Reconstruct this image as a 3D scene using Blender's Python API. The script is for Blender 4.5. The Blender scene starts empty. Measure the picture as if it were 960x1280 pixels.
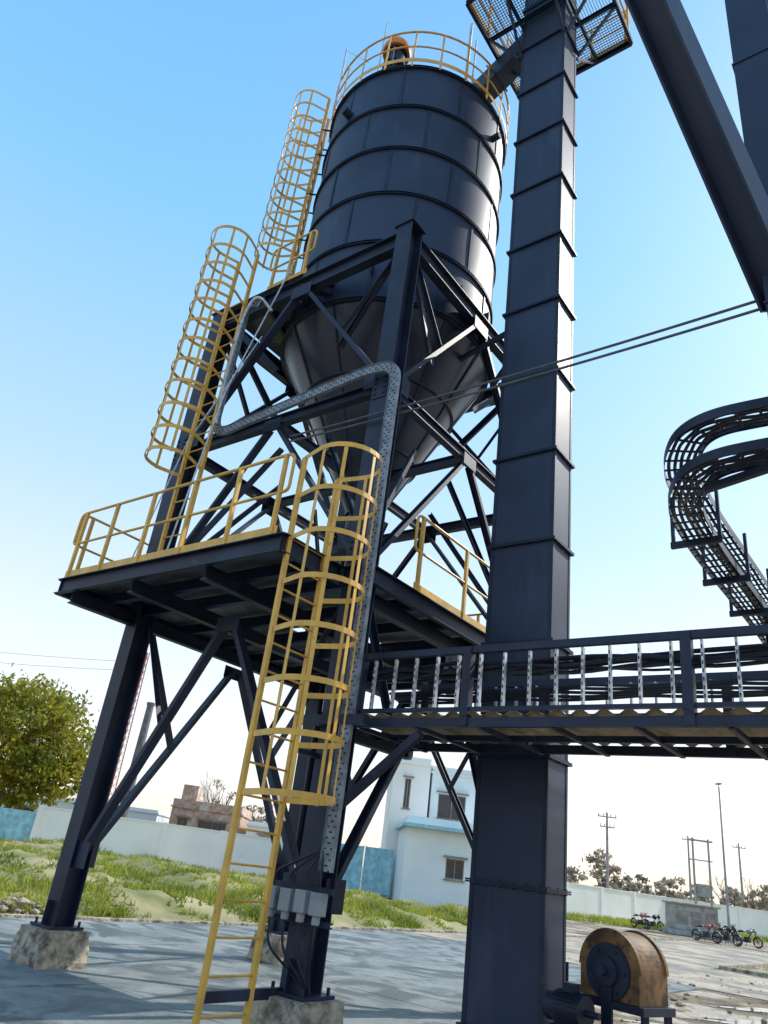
import bpy, math, random
from mathutils import Vector, Matrix
random.seed(7)
rnd=random.random
def U(a,b): return a+(b-a)*rnd()
scene=bpy.context.scene
V=Vector
# ------------------------------------------------------------------ materials
def mat(name,col,rough=.5,metal=0,var=.25,scale=3,bump=.0,bscale=40,col2=None,trans=0,spec=.5,detail=6,rust=None):
    m=bpy.data.materials.new(name); m.use_nodes=True
    nt=m.node_tree; N=nt.nodes; L=nt.links
    b=N['Principled BSDF']
    tc=N.new('ShaderNodeTexCoord')
    no=N.new('ShaderNodeTexNoise'); no.inputs['Scale'].default_value=scale; no.inputs['Detail'].default_value=detail
    L.new(tc.outputs['Object'],no.inputs['Vector'])
    r=N.new('ShaderNodeValToRGB')
    c=col; c2=col2 or tuple(min(1,x*(1+var)) for x in col)
    c1=tuple(x*(1-var) for x in c) if col2 is None else c
    r.color_ramp.elements[0].position=.35; r.color_ramp.elements[1].position=.68
    r.color_ramp.elements[0].color=(*c1,1); r.color_ramp.elements[1].color=(*c2,1)
    L.new(no.outputs['Fac'],r.inputs['Fac'])
    out=r.outputs['Color']
    if rust:
        n2=N.new('ShaderNodeTexNoise'); n2.inputs['Scale'].default_value=rust[1]; n2.inputs['Detail'].default_value=8; n2.inputs['Roughness'].default_value=.7
        mp=N.new('ShaderNodeMapping'); mp.inputs['Scale'].default_value=(1,1,rust[3] if len(rust)>3 else 1)
        L.new(tc.outputs['Object'],mp.inputs['Vector']); L.new(mp.outputs['Vector'],n2.inputs['Vector'])
        r2=N.new('ShaderNodeValToRGB'); r2.color_ramp.elements[0].position=rust[2]; r2.color_ramp.elements[1].position=rust[2]+.12
        L.new(n2.outputs['Fac'],r2.inputs['Fac'])
        mx=N.new('ShaderNodeMix'); mx.data_type='RGBA'
        L.new(r2.outputs['Color'],mx.inputs[0]); L.new(out,mx.inputs[6]); mx.inputs[7].default_value=(*rust[0],1)
        out=mx.outputs[2]
    L.new(out,b.inputs['Base Color'])
    b.inputs['Roughness'].default_value=rough; b.inputs['Metallic'].default_value=metal
    b.inputs['Specular IOR Level'].default_value=spec
    if bump:
        n3=N.new('ShaderNodeTexNoise'); n3.inputs['Scale'].default_value=bscale; n3.inputs['Detail'].default_value=6
        L.new(tc.outputs['Object'],n3.inputs['Vector'])
        bp=N.new('ShaderNodeBump'); bp.inputs['Strength'].default_value=bump; bp.inputs['Distance'].default_value=.05
        L.new(n3.outputs['Fac'],bp.inputs['Height']); L.new(bp.outputs['Normal'],b.inputs['Normal'])
    if trans:
        o=N['Material Output']; t=N.new('ShaderNodeBsdfTranslucent'); L.new(out,t.inputs['Color'])
        ms=N.new('ShaderNodeMixShader'); ms.inputs[0].default_value=trans
        L.new(b.outputs[0],ms.inputs[1]); L.new(t.outputs[0],ms.inputs[2]); L.new(ms.outputs[0],o.inputs['Surface'])
    return m
M_steel=mat('dark_blue_steel_paint',(.026,.041,.084),.50,0,.20,1.1,.05,2.5,spec=.35,rust=((.045,.062,.105),1.6,.56,.22))
M_beam=mat('dark_beam_paint',(.016,.025,.054),.52,0,.35,2,.05,20,spec=.35,rust=((.060,.060,.070),3,.62))
M_cone=mat('silo_cone_paint',(.022,.034,.058),.33,.2,.3,1.5,.05,3,rust=((.045,.058,.085),2.2,.58,.25))
M_yel=mat('safety_yellow_paint',(.74,.42,.075),.45,0,.16,4,.03,30,rust=((.38,.20,.06),6,.62))
M_galv=mat('galvanised_steel',(.50,.53,.56),.42,.3,.25,12)
M_galv2=mat('weathered_galvanised_tray',(.22,.25,.29),.5,.3,.3,9)
M_blk=mat('black_rubber_cable',(.013,.017,.030),.5,0,.3,5)
M_wire=mat('steel_wire_rope',(.10,.11,.13),.5,.2,.2,5)
M_hole=mat('slot_dark',(.015,.017,.022),.8)
M_conc=mat('pedestal_concrete',(.42,.36,.27),.9,0,.3,5,.5,18,rust=((.12,.10,.08),4,.48))
M_white=mat('lime_white_wall',(.88,.85,.79),.9,0,.05,.6,.1,5,rust=((.74,.69,.61),.7,.6))
M_pblue=mat('pale_blue_wall',(.74,.80,.80),.9,0,.06,.6,rust=((.62,.68,.68),.9,.62))
M_blueg=mat('blue_gate_paint',(.28,.54,.62),.5)
M_brick=mat('brick_wall',(.50,.33,.25),.9,0,.3,3,rust=((.62,.54,.46),1.2,.50))  # brick tones lightened: distance haze is painted into the colour
M_glass=mat('dark_window_glass',(.03,.035,.045),.12)
M_frame=mat('window_frame',(.25,.22,.2),.6)
M_bark=mat('bark',(.16,.125,.10),.9,0,.3,6,.6,20)
M_leaf=mat('leaf_foliage',(.15,.18,.016),.55,0,.3,.5,col2=(.42,.37,.035),trans=.5,detail=3)
M_leaf2=mat('distant_foliage',(.26,.23,.16),.7,0,.3,.25,col2=(.42,.35,.25),trans=.3)  # pale tones: aerial haze is put into the foliage colour
M_grass=mat('grass_blades',(.14,.20,.02),.6,0,.3,.35,col2=(.42,.42,.06),trans=.5,detail=4)
M_pole=mat('pole_steel',(.16,.16,.17),.6,.3)
M_polec=mat('pole_concrete',(.34,.33,.31),.9)
M_red=mat('mast_red_paint',(.40,.12,.10),.6)
M_tan=mat('ochre_guard_paint',(.23,.13,.055),.6,0,.35,3,.10,10,spec=.25,rust=((.07,.045,.03),3.5,.47))
M_org=mat('orange_cap_paint',(.60,.22,.03),.45)
M_grey=mat('grey_box_plastic',(.26,.28,.30),.45)
M_deck=mat('corrugated_deck_sheet',(.40,.34,.24),.6,.1,.3,3,rust=((.16,.12,.08),5,.56))
M_chq=mat('chequer_plate',(.14,.15,.17),.5,.2,.3,3)
M_rock=mat('rubble_stone',(.32,.27,.20),.95,0,.35,2,.4,10)

# ------------------------------------------------------------------ mesh builder
class B:
    def __init__(s): s.v=[]; s.f=[]
    def box(s,c,ax,ay,az):
        i=len(s.v)
        for a,b_,d in ((-1,-1,-1),(1,-1,-1),(1,1,-1),(-1,1,-1),(-1,-1,1),(1,-1,1),(1,1,1),(-1,1,1)):
            s.v.append(c+ax*a+ay*b_+az*d)
        s.f+= [(i,i+3,i+2,i+1),(i+4,i+5,i+6,i+7),(i,i+1,i+5,i+4),(i+1,i+2,i+6,i+5),(i+2,i+3,i+7,i+6),(i+3,i,i+4,i+7)]
    def bar(s,p1,p2,w,h,up=V((0,0,1)),ou=0,ow=0):
        p1=V(p1);p2=V(p2); d=p2-p1; l=d.length
        if l<1e-6:return
        d/=l
        if abs(d.dot(up))>.99: up=V((1,0,0)) if abs(d.x)<.9 else V((0,1,0))
        sd=d.cross(up).normalized(); u=sd.cross(d)
        s.box((p1+p2)/2+u*ou+sd*ow,d*l/2,sd*w/2,u*h/2)
    def H(s,p1,p2,w,h,up=V((0,0,1)),tf=.018,tw=.012):
        s.bar(p1,p2,w,tf,up,ou=h/2-tf/2); s.bar(p1,p2,w,tf,up,ou=-h/2+tf/2); s.bar(p1,p2,tw,h-2*tf-.001,up)
    def C(s,p1,p2,w,h,up=V((0,0,1)),t=.012,side=1):
        s.bar(p1,p2,t,h-2*t-.001,up,ow=side*(w/2-t/2)); s.bar(p1,p2,w,t,up,ou=h/2-t/2); s.bar(p1,p2,w,t,up,ou=-h/2+t/2)
    def L(s,p1,p2,w,up=V((0,0,1)),t=.01,side=1):
        s.bar(p1,p2,w,t,up,ou=-w/2+t/2); s.bar(p1,p2,t,w-t,up,ou=t/2,ow=side*(w/2-t/2))
    def tube(s,pts,r,n=8,closed=False,r2=None):
        pts=[V(p) for p in pts]; k=len(pts); base=len(s.v); pu=None
        for i,p in enumerate(pts):
            a=pts[i-1] if (i>0 or closed) else p; b_=pts[(i+1)%k] if (i<k-1 or closed) else p
            d=(b_-a).normalized()
            if pu is None:
                up=V((0,0,1)) if abs(d.z)<.9 else V((1,0,0))
            else: up=pu
            sd=d.cross(up).normalized(); u=sd.cross(d).normalized(); pu=u
            rr=r if r2 is None else r+(r2-r)*i/(k-1)
            for j in range(n):
                t=2*math.pi*j/n
                s.v.append(p+(sd*math.cos(t)+u*math.sin(t))*rr)
        rng=k if closed else k-1
        for i in range(rng):
            for j in range(n):
                a=base+i*n; b_=base+((i+1)%k)*n
                s.f.append((a+j,a+(j+1)%n,b_+(j+1)%n,b_+j))
        if not closed:
            s.f.append(tuple(base+j for j in range(n))[::-1]); s.f.append(tuple(base+(k-1)*n+j for j in range(n)))
    def lathe(s,c,prof,n=96,cap=False):
        base=len(s.v); c=V(c)
        for r,z in prof:
            for j in range(n):
                t=2*math.pi*j/n; s.v.append(V((c.x+r*math.cos(t),c.y+r*math.sin(t),c.z+z)))
        for i in range(len(prof)-1):
            for j in range(n):
                a=base+i*n;b_=a+n
                s.f.append((a+j,a+(j+1)%n,b_+(j+1)%n,b_+j))
    def poly(s,pts):
        i=len(s.v); s.v+=[V(p) for p in pts]; s.f.append(tuple(range(i,i+len(pts))))
    def cyl(s,c,axis,r,l,n=20):
        a=V(axis).normalized(); s.tube([V(c)-a*l/2,V(c)+a*l/2],r,n)
    def ball(s,c,rx,ry,rz,n=12,m=8):
        base=len(s.v); c=V(c)
        for i in range(m+1):
            ph=math.pi*i/m
            for j in range(n):
                t=2*math.pi*j/n; s.v.append(c+V((rx*math.sin(ph)*math.cos(t),ry*math.sin(ph)*math.sin(t),rz*math.cos(ph))))
        for i in range(m):
            for j in range(n):
                a=base+i*n;b_=a+n; s.f.append((a+j,b_+j,b_+(j+1)%n,a+(j+1)%n))
    def make(s,name,m,parent=None,smooth=False,bevel=0):
        me=bpy.data.meshes.new(name); me.from_pydata([tuple(v) for v in s.v],[],s.f); me.update()
        me.materials.append(m)
        o=bpy.data.objects.new(name,me); scene.collection.objects.link(o)
        if parent: o.parent=parent
        if smooth:
            me.polygons.foreach_set('use_smooth',[True]*len(me.polygons))
            try: me.set_sharp_from_angle(angle=math.radians(40))
            except Exception: pass
        if bevel:
            md=o.modifiers.new('bevel','BEVEL'); md.width=bevel; md.segments=2; md.limit_method='ANGLE'
        return o
def empty(name):
    e=bpy.data.objects.new(name,None); scene.collection.objects.link(e); return e
def fillet(pts,r,n=8):
    pts=[V(p) for p in pts]; out=[pts[0]]
    for i in range(1,len(pts)-1):
        a,b,c=pts[i-1],pts[i],pts[i+1]
        d1=(a-b); d2=(c-b); rr=min(r,d1.length*.49,d2.length*.49)
        p1=b+d1.normalized()*rr; p2=b+d2.normalized()*rr
        for k in range(n+1):
            t=k/n; out.append(p1*(1-t)**2+b*2*t*(1-t)+p2*t*t)
    out.append(pts[-1]); return out
def resample(pts,step):
    out=[pts[0].copy()]; acc=0
    for i in range(len(pts)-1):
        a,b=pts[i],pts[i+1]; l=(b-a).length
        if l<1e-9: continue
        t=step-acc
        while t<=l:
            out.append(a+(b-a)*t/l); t+=step
        acc=l-(t-step)
    return out
Z=V((0,0,1))
F0=V((-.18,8.37,0)); E1=V((-.774,.633,0)).normalized(); E2=V((.633,.774,0)).normalized(); S=4.24
def W(a,b,z): return F0+E1*a+E2*b+Z*z
corners={'F':(0,0),'L':(S,0),'B':(S,S),'R':(0,S)}
def pside(pts,i,n):
    a=pts[max(0,i-1)]; c=pts[min(len(pts)-1,i+1)]
    return (c-a).normalized().cross(n).normalized()
def tray(b,pts,nrm,w,sh,step,t=.006,rw=.03,rt=.01,so=-.3):
    n=nrm.normalized()
    for sg in (-1,1):
        q=[p+pside(pts,i,n)*sg*w/2 for i,p in enumerate(pts)]
        for i in range(len(q)-1):
            b.bar(q[i],q[i+1],t,sh,n)
    rs=resample(pts,step)
    for i,p in enumerate(rs):
        sd=pside(rs,i,n)
        b.bar(p-sd*w/2+n*sh*so,p+sd*w/2+n*sh*so,rw,rt,n)
# ================================================================== SUPPORT TOWER
tower=empty('silo_support_tower')
ZT=10.5; ZP=4.58
b=B()
for k,(a,c) in corners.items():
    b.H(W(a,c,.44),W(a,c,ZT),.28,.30,E2,.02,.014)
    b.box(W(a,c,.43),E1*.24,E2*.24,Z*.015)
    for sg in (-1,1):
        b.box(W(a+sg*.0,c+sg*.19,.58),E1*.006,E2*.04,Z*.14)
        for s2 in (-1,1): b.cyl(W(a+sg*.19,c+s2*.19,.47),Z,.018,.07,8)
    b.box(W(a,c,ZT+.012),E1*.18,E2*.18,Z*.012)
    for zz in (4.95,7.5):
        b.box(W(a,c-.158,zz),E1*.12,E2*.006,Z*.25)
        for u in (-.08,.08):
            for v in (-.18,-.09,.0,.09,.18): b.box(W(a+u,c-.17,zz+v),E1*.014,E2*.012,Z*.014)
b.make('columns',M_beam,tower)
b=B()
faces=[('F','L'),('F','R'),('L','B'),('R','B')]
def P(k,z): return W(*corners[k],z)
def lerp(a,c,t): return a+(c-a)*t
for i,(p,q) in enumerate(faces):
    a0=P(p,0); q0=P(q,0); d=(q0-a0).normalized()
    out={0:-E2,1:-E1,2:E1,3:E2}[i]
    def pt(t,z,o=0): return lerp(a0,q0,t)+Z*z+out*o
    b.H(pt(.035,ZT-.17),pt(.965,ZT-.17),.16,.30)
    b.H(pt(.035,7.55),pt(.965,7.55),.12,.18)
    for t0 in (0,1):
        s=1 if t0==0 else -1
        b.C(pt(t0+s*.03,1.25,.03),pt(.5-s*.02,ZP-.28,.03),.07,.13,out)
        m=lerp(pt(t0+s*.03,1.25,.0),pt(.5-s*.02,ZP-.28,.0),.52)
        b.L(m,pt(t0+s*.06,ZP-.2,0),.08,out)
        b.C(pt(t0+s*.03,5.0,.02),pt(.5-s*.02,7.42,.02),.06,.11,out)
        b.C(pt(t0+s*.03,7.72,.03),pt(.5-s*.02,ZT-.33,.03),.07,.13,out)
        m2=lerp(pt(t0+s*.03,7.72,.03),pt(.5-s*.02,ZT-.33,.03),.5)
        b.L(m2,pt(t0+s*.04,ZT-.4,.02),.07,out)
        b.box(pt(t0+s*.05,1.28,.09),d*.16,out*.005,Z*.16)
        b.box(pt(t0+s*.05,7.68,.09),d*.15,out*.005,Z*.15)
    b.box(pt(.5,ZP-.3,.09),d*.22,out*.005,Z*.10)
    b.box(pt(.5,7.45,.09),d*.18,out*.005,Z*.10)
    b.box(pt(.5,ZT-.36,.1),d*.22,out*.005,Z*.12)
mid={0:W(S/2,0,0),1:W(0,S/2,0),2:W(S,S/2,0),3:W(S/2,S,0)}
for x,y in ((0,1),(0,2),(1,3),(2,3)):
    b.H(mid[x]+Z*(ZT-.17),mid[y]+Z*(ZT-.17),.12,.22)
cen=W(S/2,S/2,0)
for k in corners:
    c0=P(k,0); dirc=(cen-c0).normalized(); sd=dirc.cross(Z)
    for sg in (-1,1):
        b.C(c0+Z*(ZT-.15)+dirc*.15+sd*sg*.05,c0+dirc*1.25+sd*sg*.75+Z*9.0,.06,.12)
        b.C(c0+Z*5.2+dirc*.1,c0+dirc*1.6+sd*sg*.7+Z*7.55,.05,.09)
b.H(mid[0]+Z*7.55,mid[3]+Z*7.55,.1,.16); b.H(mid[1]+Z*7.55,W(S,S/2,7.55),.1,.16)
b.make('girts_and_bracing',M_beam,tower)
def rough_block(b,c,hx,hy,hz,n=6,amp=.018):
    idx={}
    def vid(i,j,k):
        key=(i,j,k)
        if key not in idx:
            x=-1+2*i/n;y=-1+2*j/n;z=-1+2*k/n
            ed=sum(1 for t in (i,j,k) if t in (0,n))
            r=.04*(1-z)*.5
            f=1-(.035 if ed>=2 else 0)*U(.3,1.6)
            p=c+E1*(x*(hx+r)*f+U(-amp,amp))+E2*(y*(hy+r)*f+U(-amp,amp))+Z*(z*hz*(1-(.03 if ed>=2 and k==n else 0)*U(0,2)))
            idx[key]=len(b.v); b.v.append(p)
        return idx[key]
    for a in range(n):
        for d in range(n):
            b.f.append((vid(a,d,0),vid(a,d+1,0),vid(a+1,d+1,0),vid(a+1,d,0)))
            b.f.append((vid(a,d,n),vid(a+1,d,n),vid(a+1,d+1,n),vid(a,d+1,n)))
            b.f.append((vid(a,0,d),vid(a+1,0,d),vid(a+1,0,d+1),vid(a,0,d+1)))
            b.f.append((vid(a,n,d),vid(a,n,d+1),vid(a+1,n,d+1),vid(a+1,n,d)))
            b.f.append((vid(0,a,d),vid(0,a,d+1),vid(0,a+1,d+1),vid(0,a+1,d)))
            b.f.append((vid(n,a,d),vid(n,a+1,d),vid(n,a+1,d+1),vid(n,a,d+1)))
for k,(a,c) in corners.items():
    pb=B(); rough_block(pb,W(a,c,.205),.32,.32,.205)
    e=empty('concrete_pedestal'); pb.make('block',M_conc,e)
# ================================================================== SERVICE PLATFORM
plat=empty('service_platform')
PX0,PX1=-.29,4.6; PY1=4.55; CY=-1.25; CX0=.12
b=B()
ztop=4.80
def rectbeam(x0,y0,x1,y1,z,w=.08,h=.22): b.C(W(x0,y0,z),W(x1,y1,z),w,h)
zb=ztop-.13
for (x0,y0,x1,y1) in ((CX0,CY,PX1,CY),(PX1,CY,PX1,PY1),(PX1,PY1,PX0,PY1),(PX0,PY1,PX0,-.2),(PX0,-.2,CX0,-.2),(CX0,-.2,CX0,CY)):
    rectbeam(x0,y0,x1,y1,zb)
for y in (-.6,0,.9,1.7,2.55,3.4,4.2):
    b.H(W(PX0+.05 if y>-.2 else CX0+.05,y,zb-.0),W(PX1-.05,y,zb-.0),.09,.15)
for x in (.0,1.4,2.85,4.24):
    b.H(W(x,-1.2 if x>.1 else -.1,zb-.17),W(x,PY1-.05,zb-.17),.12,.18)
b.make('floor_beams',M_beam,plat)
b=B()
b.box(W((CX0+PX1)/2,(CY-.2)/2,ztop-.008),E1*(PX1-CX0)/2,E2*((-.2-CY)/2),Z*.006)
for (x0,x1,y0,y1) in ((PX0,1.6,-.2,PY1),(2.65,PX1,-.2,PY1),(1.6,2.65,-.2,1.6),(1.6,2.65,2.65,PY1)):
    b.box(W((x0+x1)/2,(y0+y1)/2,ztop-.008),E1*((x1-x0)/2-.002),E2*((y1-y0)/2-.002),Z*.006)
b.make('chequer_floor',M_chq,plat)
def rail_run(b,pts,h=1.05,post=1.3,r=.02,toe=True,loop=True):
    for i in range(len(pts)-1):
        a=V(pts[i]); c=V(pts[i+1]); L_=(c-a).length; n=max(1,round(L_/post)); d=(c-a)/L_
        for k in range(n+1):
            p=a+d*min(max(L_*k/n,.08),L_-.08); b.bar(p,p+Z*(h-.01),.045,.045,d)
        if loop:
            path=fillet([a+d*.1+Z*h*.52,a-d*.06+Z*h*.52,a-d*.06+Z*h,c+d*.06+Z*h,c+d*.06+Z*h*.52,c-d*.1+Z*h*.52],.12)
            b.tube(path,r,8)
            b.tube([a+d*.1+Z*h*.52,c-d*.1+Z*h*.52],r*.9,8)
        else:
            b.tube([a+Z*h,c+Z*h],r,8); b.tube([a+Z*h*.52,c+Z*h*.52],r*.9,8)
        if toe: b.bar(a+Z*.055,c+Z*.055,.008,.11)
b=B()
rail_run(b,[W(PX1-.05,CY+.02,ztop),W(CX0+.15,CY+.02,ztop)],post=.95)
rail_run(b,[W(PX1-.03,CY+.1,ztop),W(PX1-.03,PY1-.1,ztop)])
rail_run(b,[W(PX0+.03,.75,ztop),W(PX0+.03,PY1-.1,ztop)],post=1.2)
rail_run(b,[W(PX0+.1,PY1-.03,ztop),W(PX1-.1,PY1-.03,ztop)])
b.make('handrail',M_yel,plat,smooth=True)
# ================================================================== CAGED LADDERS
def caged_ladder(name,c,rd,od,z0,z1,zc,w=.5,depth=.75,nh=8,R=.37,rz=.3,cagetop=None):
    e=empty(name); b=B(); rd=rd.normalized(); od=od.normalized()
    for sg in (-1,1):
        p=c+rd*sg*w/2
        b.bar(p+Z*z0,p+Z*z1,.065,.014,rd)
        b.bar(p+Z*z0+od*.028,p+Z*z1+od*.028,.012,.05,rd,ou=0)
    z=z0+.25
    while z<z1-1.0+.05:
        b.tube([c-rd*w/2+Z*z,c+rd*w/2+Z*z],.012,6); z+=rz
    cage=B()
    def hoop(z):
        pts=[c-rd*w/2+Z*z]
        cc=c+od*(depth-R)
        for i in range(17):
            t=math.radians(198-216*i/16)
            pts.append(cc+rd*R*math.cos(t)+od*R*math.sin(t)+Z*z)
        pts.append(c+rd*w/2+Z*z); return pts
    ct=cagetop or z1
    hs=[zc+(ct-zc)*i/(nh-1) for i in range(nh)]
    for i,z in enumerate(hs):
        pts=hoop(z+U(-.015,.015)); tl=U(-.015,.015)
        pts=[p+Z*((p-c).dot(od)*tl*2+(p-c).dot(rd)*tl) for p in pts]
        for k in range(len(pts)-1): cage.bar(pts[k],pts[k+1],.008,.058)
    ref=hoop(0)
    for k in (2,5,9,13,16):
        p=ref[k]
        inw=(c+od*(depth-R)-p).normalized()*.008
        cage.bar(p+inw+Z*(zc-.03),p+inw+Z*(ct+.03),.042,.007,(inw).normalized())
    b.make('stiles_and_rungs',M_yel,e); cage.make('safety_cage',M_yel,e)
    return e
lad1=caged_ladder('caged_ladder',W(.12,-.86,0),E2,-E1,.02,5.80,2.1,w=.60,depth=.82,nh=8,R=.40)
b=B()
b.bar(W(.12,-1.16,.42),W(.12,.05,.42),.05,.09); b.bar(W(.12,-.56,2.6),W(.12,-.1,2.6),.04,.05)
b.make('foot_bracket',M_beam,lad1)
lad2=caged_ladder('caged_ladder',W(3.42,-.38,0),E1,-E2,4.82,11.25,6.75,w=.5,depth=.80,nh=12,R=.38)
SC=W(S/2,S/2,0)+V((.12,0,0)); SR=1.92
lad3=caged_ladder('caged_ladder',SC+V((-2.13,-.05,0)),V((-.05,1,0)),V((-1,-.05,0)),10.5,17.05,12.35,w=.5,depth=.80,nh=12,R=.38)
b=B()
for z in (11.2,12.7,14,15.2,16.0):
    for sg in (-1,1):
        c=SC+V((-2.13,-.05+sg*.25,0)); b.bar(c+Z*z,c+V((.24,0,0))+Z*z,.04,.008)
b.make('wall_brackets',M_beam,lad3)
land=empty('upper_landing')
b=B()
b.poly([W(2.15,-.12,ZT+.03),W(4.15,-.14,ZT+.03),W(4.15,1.9,ZT+.03),W(3.6,1.2,ZT+.03)]);
b.make('landing_plate',M_chq,land)
b=B(); b.C(W(4.2,-.1,ZT-.06),W(4.2,1.9,ZT-.06),.06,.12); b.C(W(3.1,-.1,ZT-.06),W(3.6,1.2,ZT-.06),.06,.12); b.make('landing_frame',M_beam,land)
b=B(); rail_run(b,[W(2.1,-.1,ZT+.03),W(3.05,-.1,ZT+.03)],post=.5,h=1.0)
b.make('landing_handrail',M_yel,land,smooth=True)
# ================================================================== SILO
silo=empty('steel_silo')
b=B(); zb0,zt0=10.0,16.08
n=160; zs_l=[zb0+(zt0-zb0)*i/40 for i in range(41)]
base=len(b.v)
for z in zs_l:
    for j in range(n):
        t=2*math.pi*j/n
        rr=SR+.004*math.sin(5*t+z*1.3)+.003*math.sin(11*t-z*2.1)*math.sin(z*2.6)
        b.v.append(V((SC.x+rr*math.cos(t),SC.y+rr*math.sin(t),z)))
for i in range(40):
    for j in range(n):
        a=base+i*n;c_=a+n; b.f.append((a+j,a+(j+1)%n,c_+(j+1)%n,c_+j))
b.lathe((SC.x,SC.y,0),[(SR+.02,zt0+.02),(.35,16.75),(.0001,16.76)],96)
b.make('shell',M_steel,silo,smooth=True)
b=B()
b.lathe((SC.x,SC.y,0),[(.26,6.9),(SR+.0,zb0)],96)
b.lathe((SC.x,SC.y,0),[(.30,6.89),(.30,6.93),(.26,6.93),(.26,6.55),(.34,6.55),(.34,6.5),(.2,6.5)],32)
b.make('hopper_cone',M_cone,silo,smooth=True)
b=B()
ringz=[11.30,12.5,13.70,14.90]
for z,w_ in [(zb0,.06)]+[(q,.045) for q in ringz]+[(zt0,.06)]:
    b.lathe((SC.x,SC.y,z),[(SR-.01,-.03),(SR+w_,-.03),(SR+w_,-.018),(SR+.012,-.018),(SR+.012,.018),(SR+w_,.018),(SR+w_,.03),(SR-.01,.03)],96)
zs=[zb0]+ringz+[zt0]
for ci in range(5):
    for j in range(10):
        t=2*math.pi*(j+(.5 if ci%2 else 0))/10+.1
        n_=V((math.cos(t),math.sin(t),0)); tt=V((-n_.y,n_.x,0))
        b.box(SC+n_*(SR+.006)+Z*(zs[ci]+zs[ci+1])/2,tt*.028,n_*.008,Z*((zs[ci+1]-zs[ci])/2-.035))
for j in range(12):
    t=2*math.pi*j/12; n_=V((math.cos(t),math.sin(t),0))
    b.bar(SC+n_*.28+Z*6.95,SC+n_*(SR+.005)+Z*(zb0-.04),.03,.02,n_)
for r,z in ((.80,7.92),(1.36,8.95)):
    b.lathe((SC.x,SC.y,z),[(r-.02,-.03),(r+.04,-.02),(r+.04,.0),(r,.015)],64)
for j in range(16):
    t=2*math.pi*j/16+.2; n_=V((math.cos(t),math.sin(t),0)); tt=V((-n_.y,n_.x,0))
    b.box(SC+n_*(SR+.09)+Z*(ZT+.1),tt*.008,n_*.09,Z*.12)
b.make('stiffener_rings_and_seams',M_beam,silo,smooth=False)
b=B(); nP=22
RR=SR+.08
for j in range(nP):
    t=2*math.pi*j/nP; n_=V((math.cos(t),math.sin(t),0)); p=SC+n_*RR
    b.bar(p+Z*(zt0-.05),p+Z*(zt0+1.05),.04,.012,n_); 
for z,r in ((zt0+1.07,.022),(zt0+.58,.018)):
    b.tube([SC+V((math.cos(2*math.pi*j/64)*RR,math.sin(2*math.pi*j/64)*RR,z)) for j in range(64)],r,8,closed=True)
for j in range(64):
    t0=2*math.pi*j/64;t1=2*math.pi*(j+1)/64
    b.bar(SC+V((math.cos(t0)*RR,math.sin(t0)*RR,zt0+.15)),SC+V((math.cos(t1)*RR,math.sin(t1)*RR,zt0+.15)),.008,.1)
b.make('roof_guard_rail',M_yel,silo)
b=B()
b.tube([SC+V((-1.85,-.75,16.1)),SC+V((-1.9,-.75,18.2))],.02,6)
b.tube([SC+V((-1.9,-.75,18.15)),SC+V((-1.3,-1.1,17.3))],.008,5)
b.tube([SC+V((-1.0,-1.5,16.2)),SC+V((-1.0,-1.5,18.1))],.015,6)
b.tube([SC+V((.85,-1.3,16.2)),SC+V((.85,-1.3,18.8))],.035,8)
b.tube([SC+V((1.0,-1.2,16.2)),SC+V((1.0,-1.2,18.4))],.02,8)
b.make('roof_poles',M_galv,silo,smooth=True)
b=B()
b.cyl(SC+V((-1.45,-1.35,15.2)),V((-.7,-.7,0)),.09,.25,12)
b.cyl(SC+V((1.6,-1.2,15.3)),V((.7,-.6,0)),.07,.2,12)
b.make('wall_sensors',M_beam,silo,smooth=True)
vv=empty('roof_vent_valve'); c=SC+V((-.72,-1.1,-.32))
b=B(); b.lathe((c.x,c.y,c.z),[(.16,16.6),(.16,17.5),(.26,17.5),(.26,17.55),(.2,17.6),(.2,17.95),(.24,17.95),(.24,18.0)],24)
for k in range(3):
    t=k*2.1+.4; b.tube([c+V((.2*math.cos(t),.2*math.sin(t),17.9)),c+V((.38*math.cos(t),.38*math.sin(t),17.65)),c+V((.36*math.cos(t),.36*math.sin(t),17.1))],.03,6)
b.make('body',M_beam,vv,smooth=True)
b=B(); b.lathe((c.x,c.y,c.z),[(.24,17.985),(.30,17.98),(.32,18.02),(.31,18.14),(.26,18.26),(.15,18.36),(.001,18.39)],24); b.make('cap',M_org,vv,smooth=True)
dv=empty('discharge_chute'); b=B()
b.box(SC+Z*6.35,E1*.25,E2*.25,Z*.12); b.tube([SC+Z*6.3,SC+Z*3.6],.17,20); b.box(SC+E1*.4+Z*6.35,E1*.18,E2*.07,Z*.07)
b.make('valve_and_pipe',M_cone,dv,smooth=True)
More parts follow.
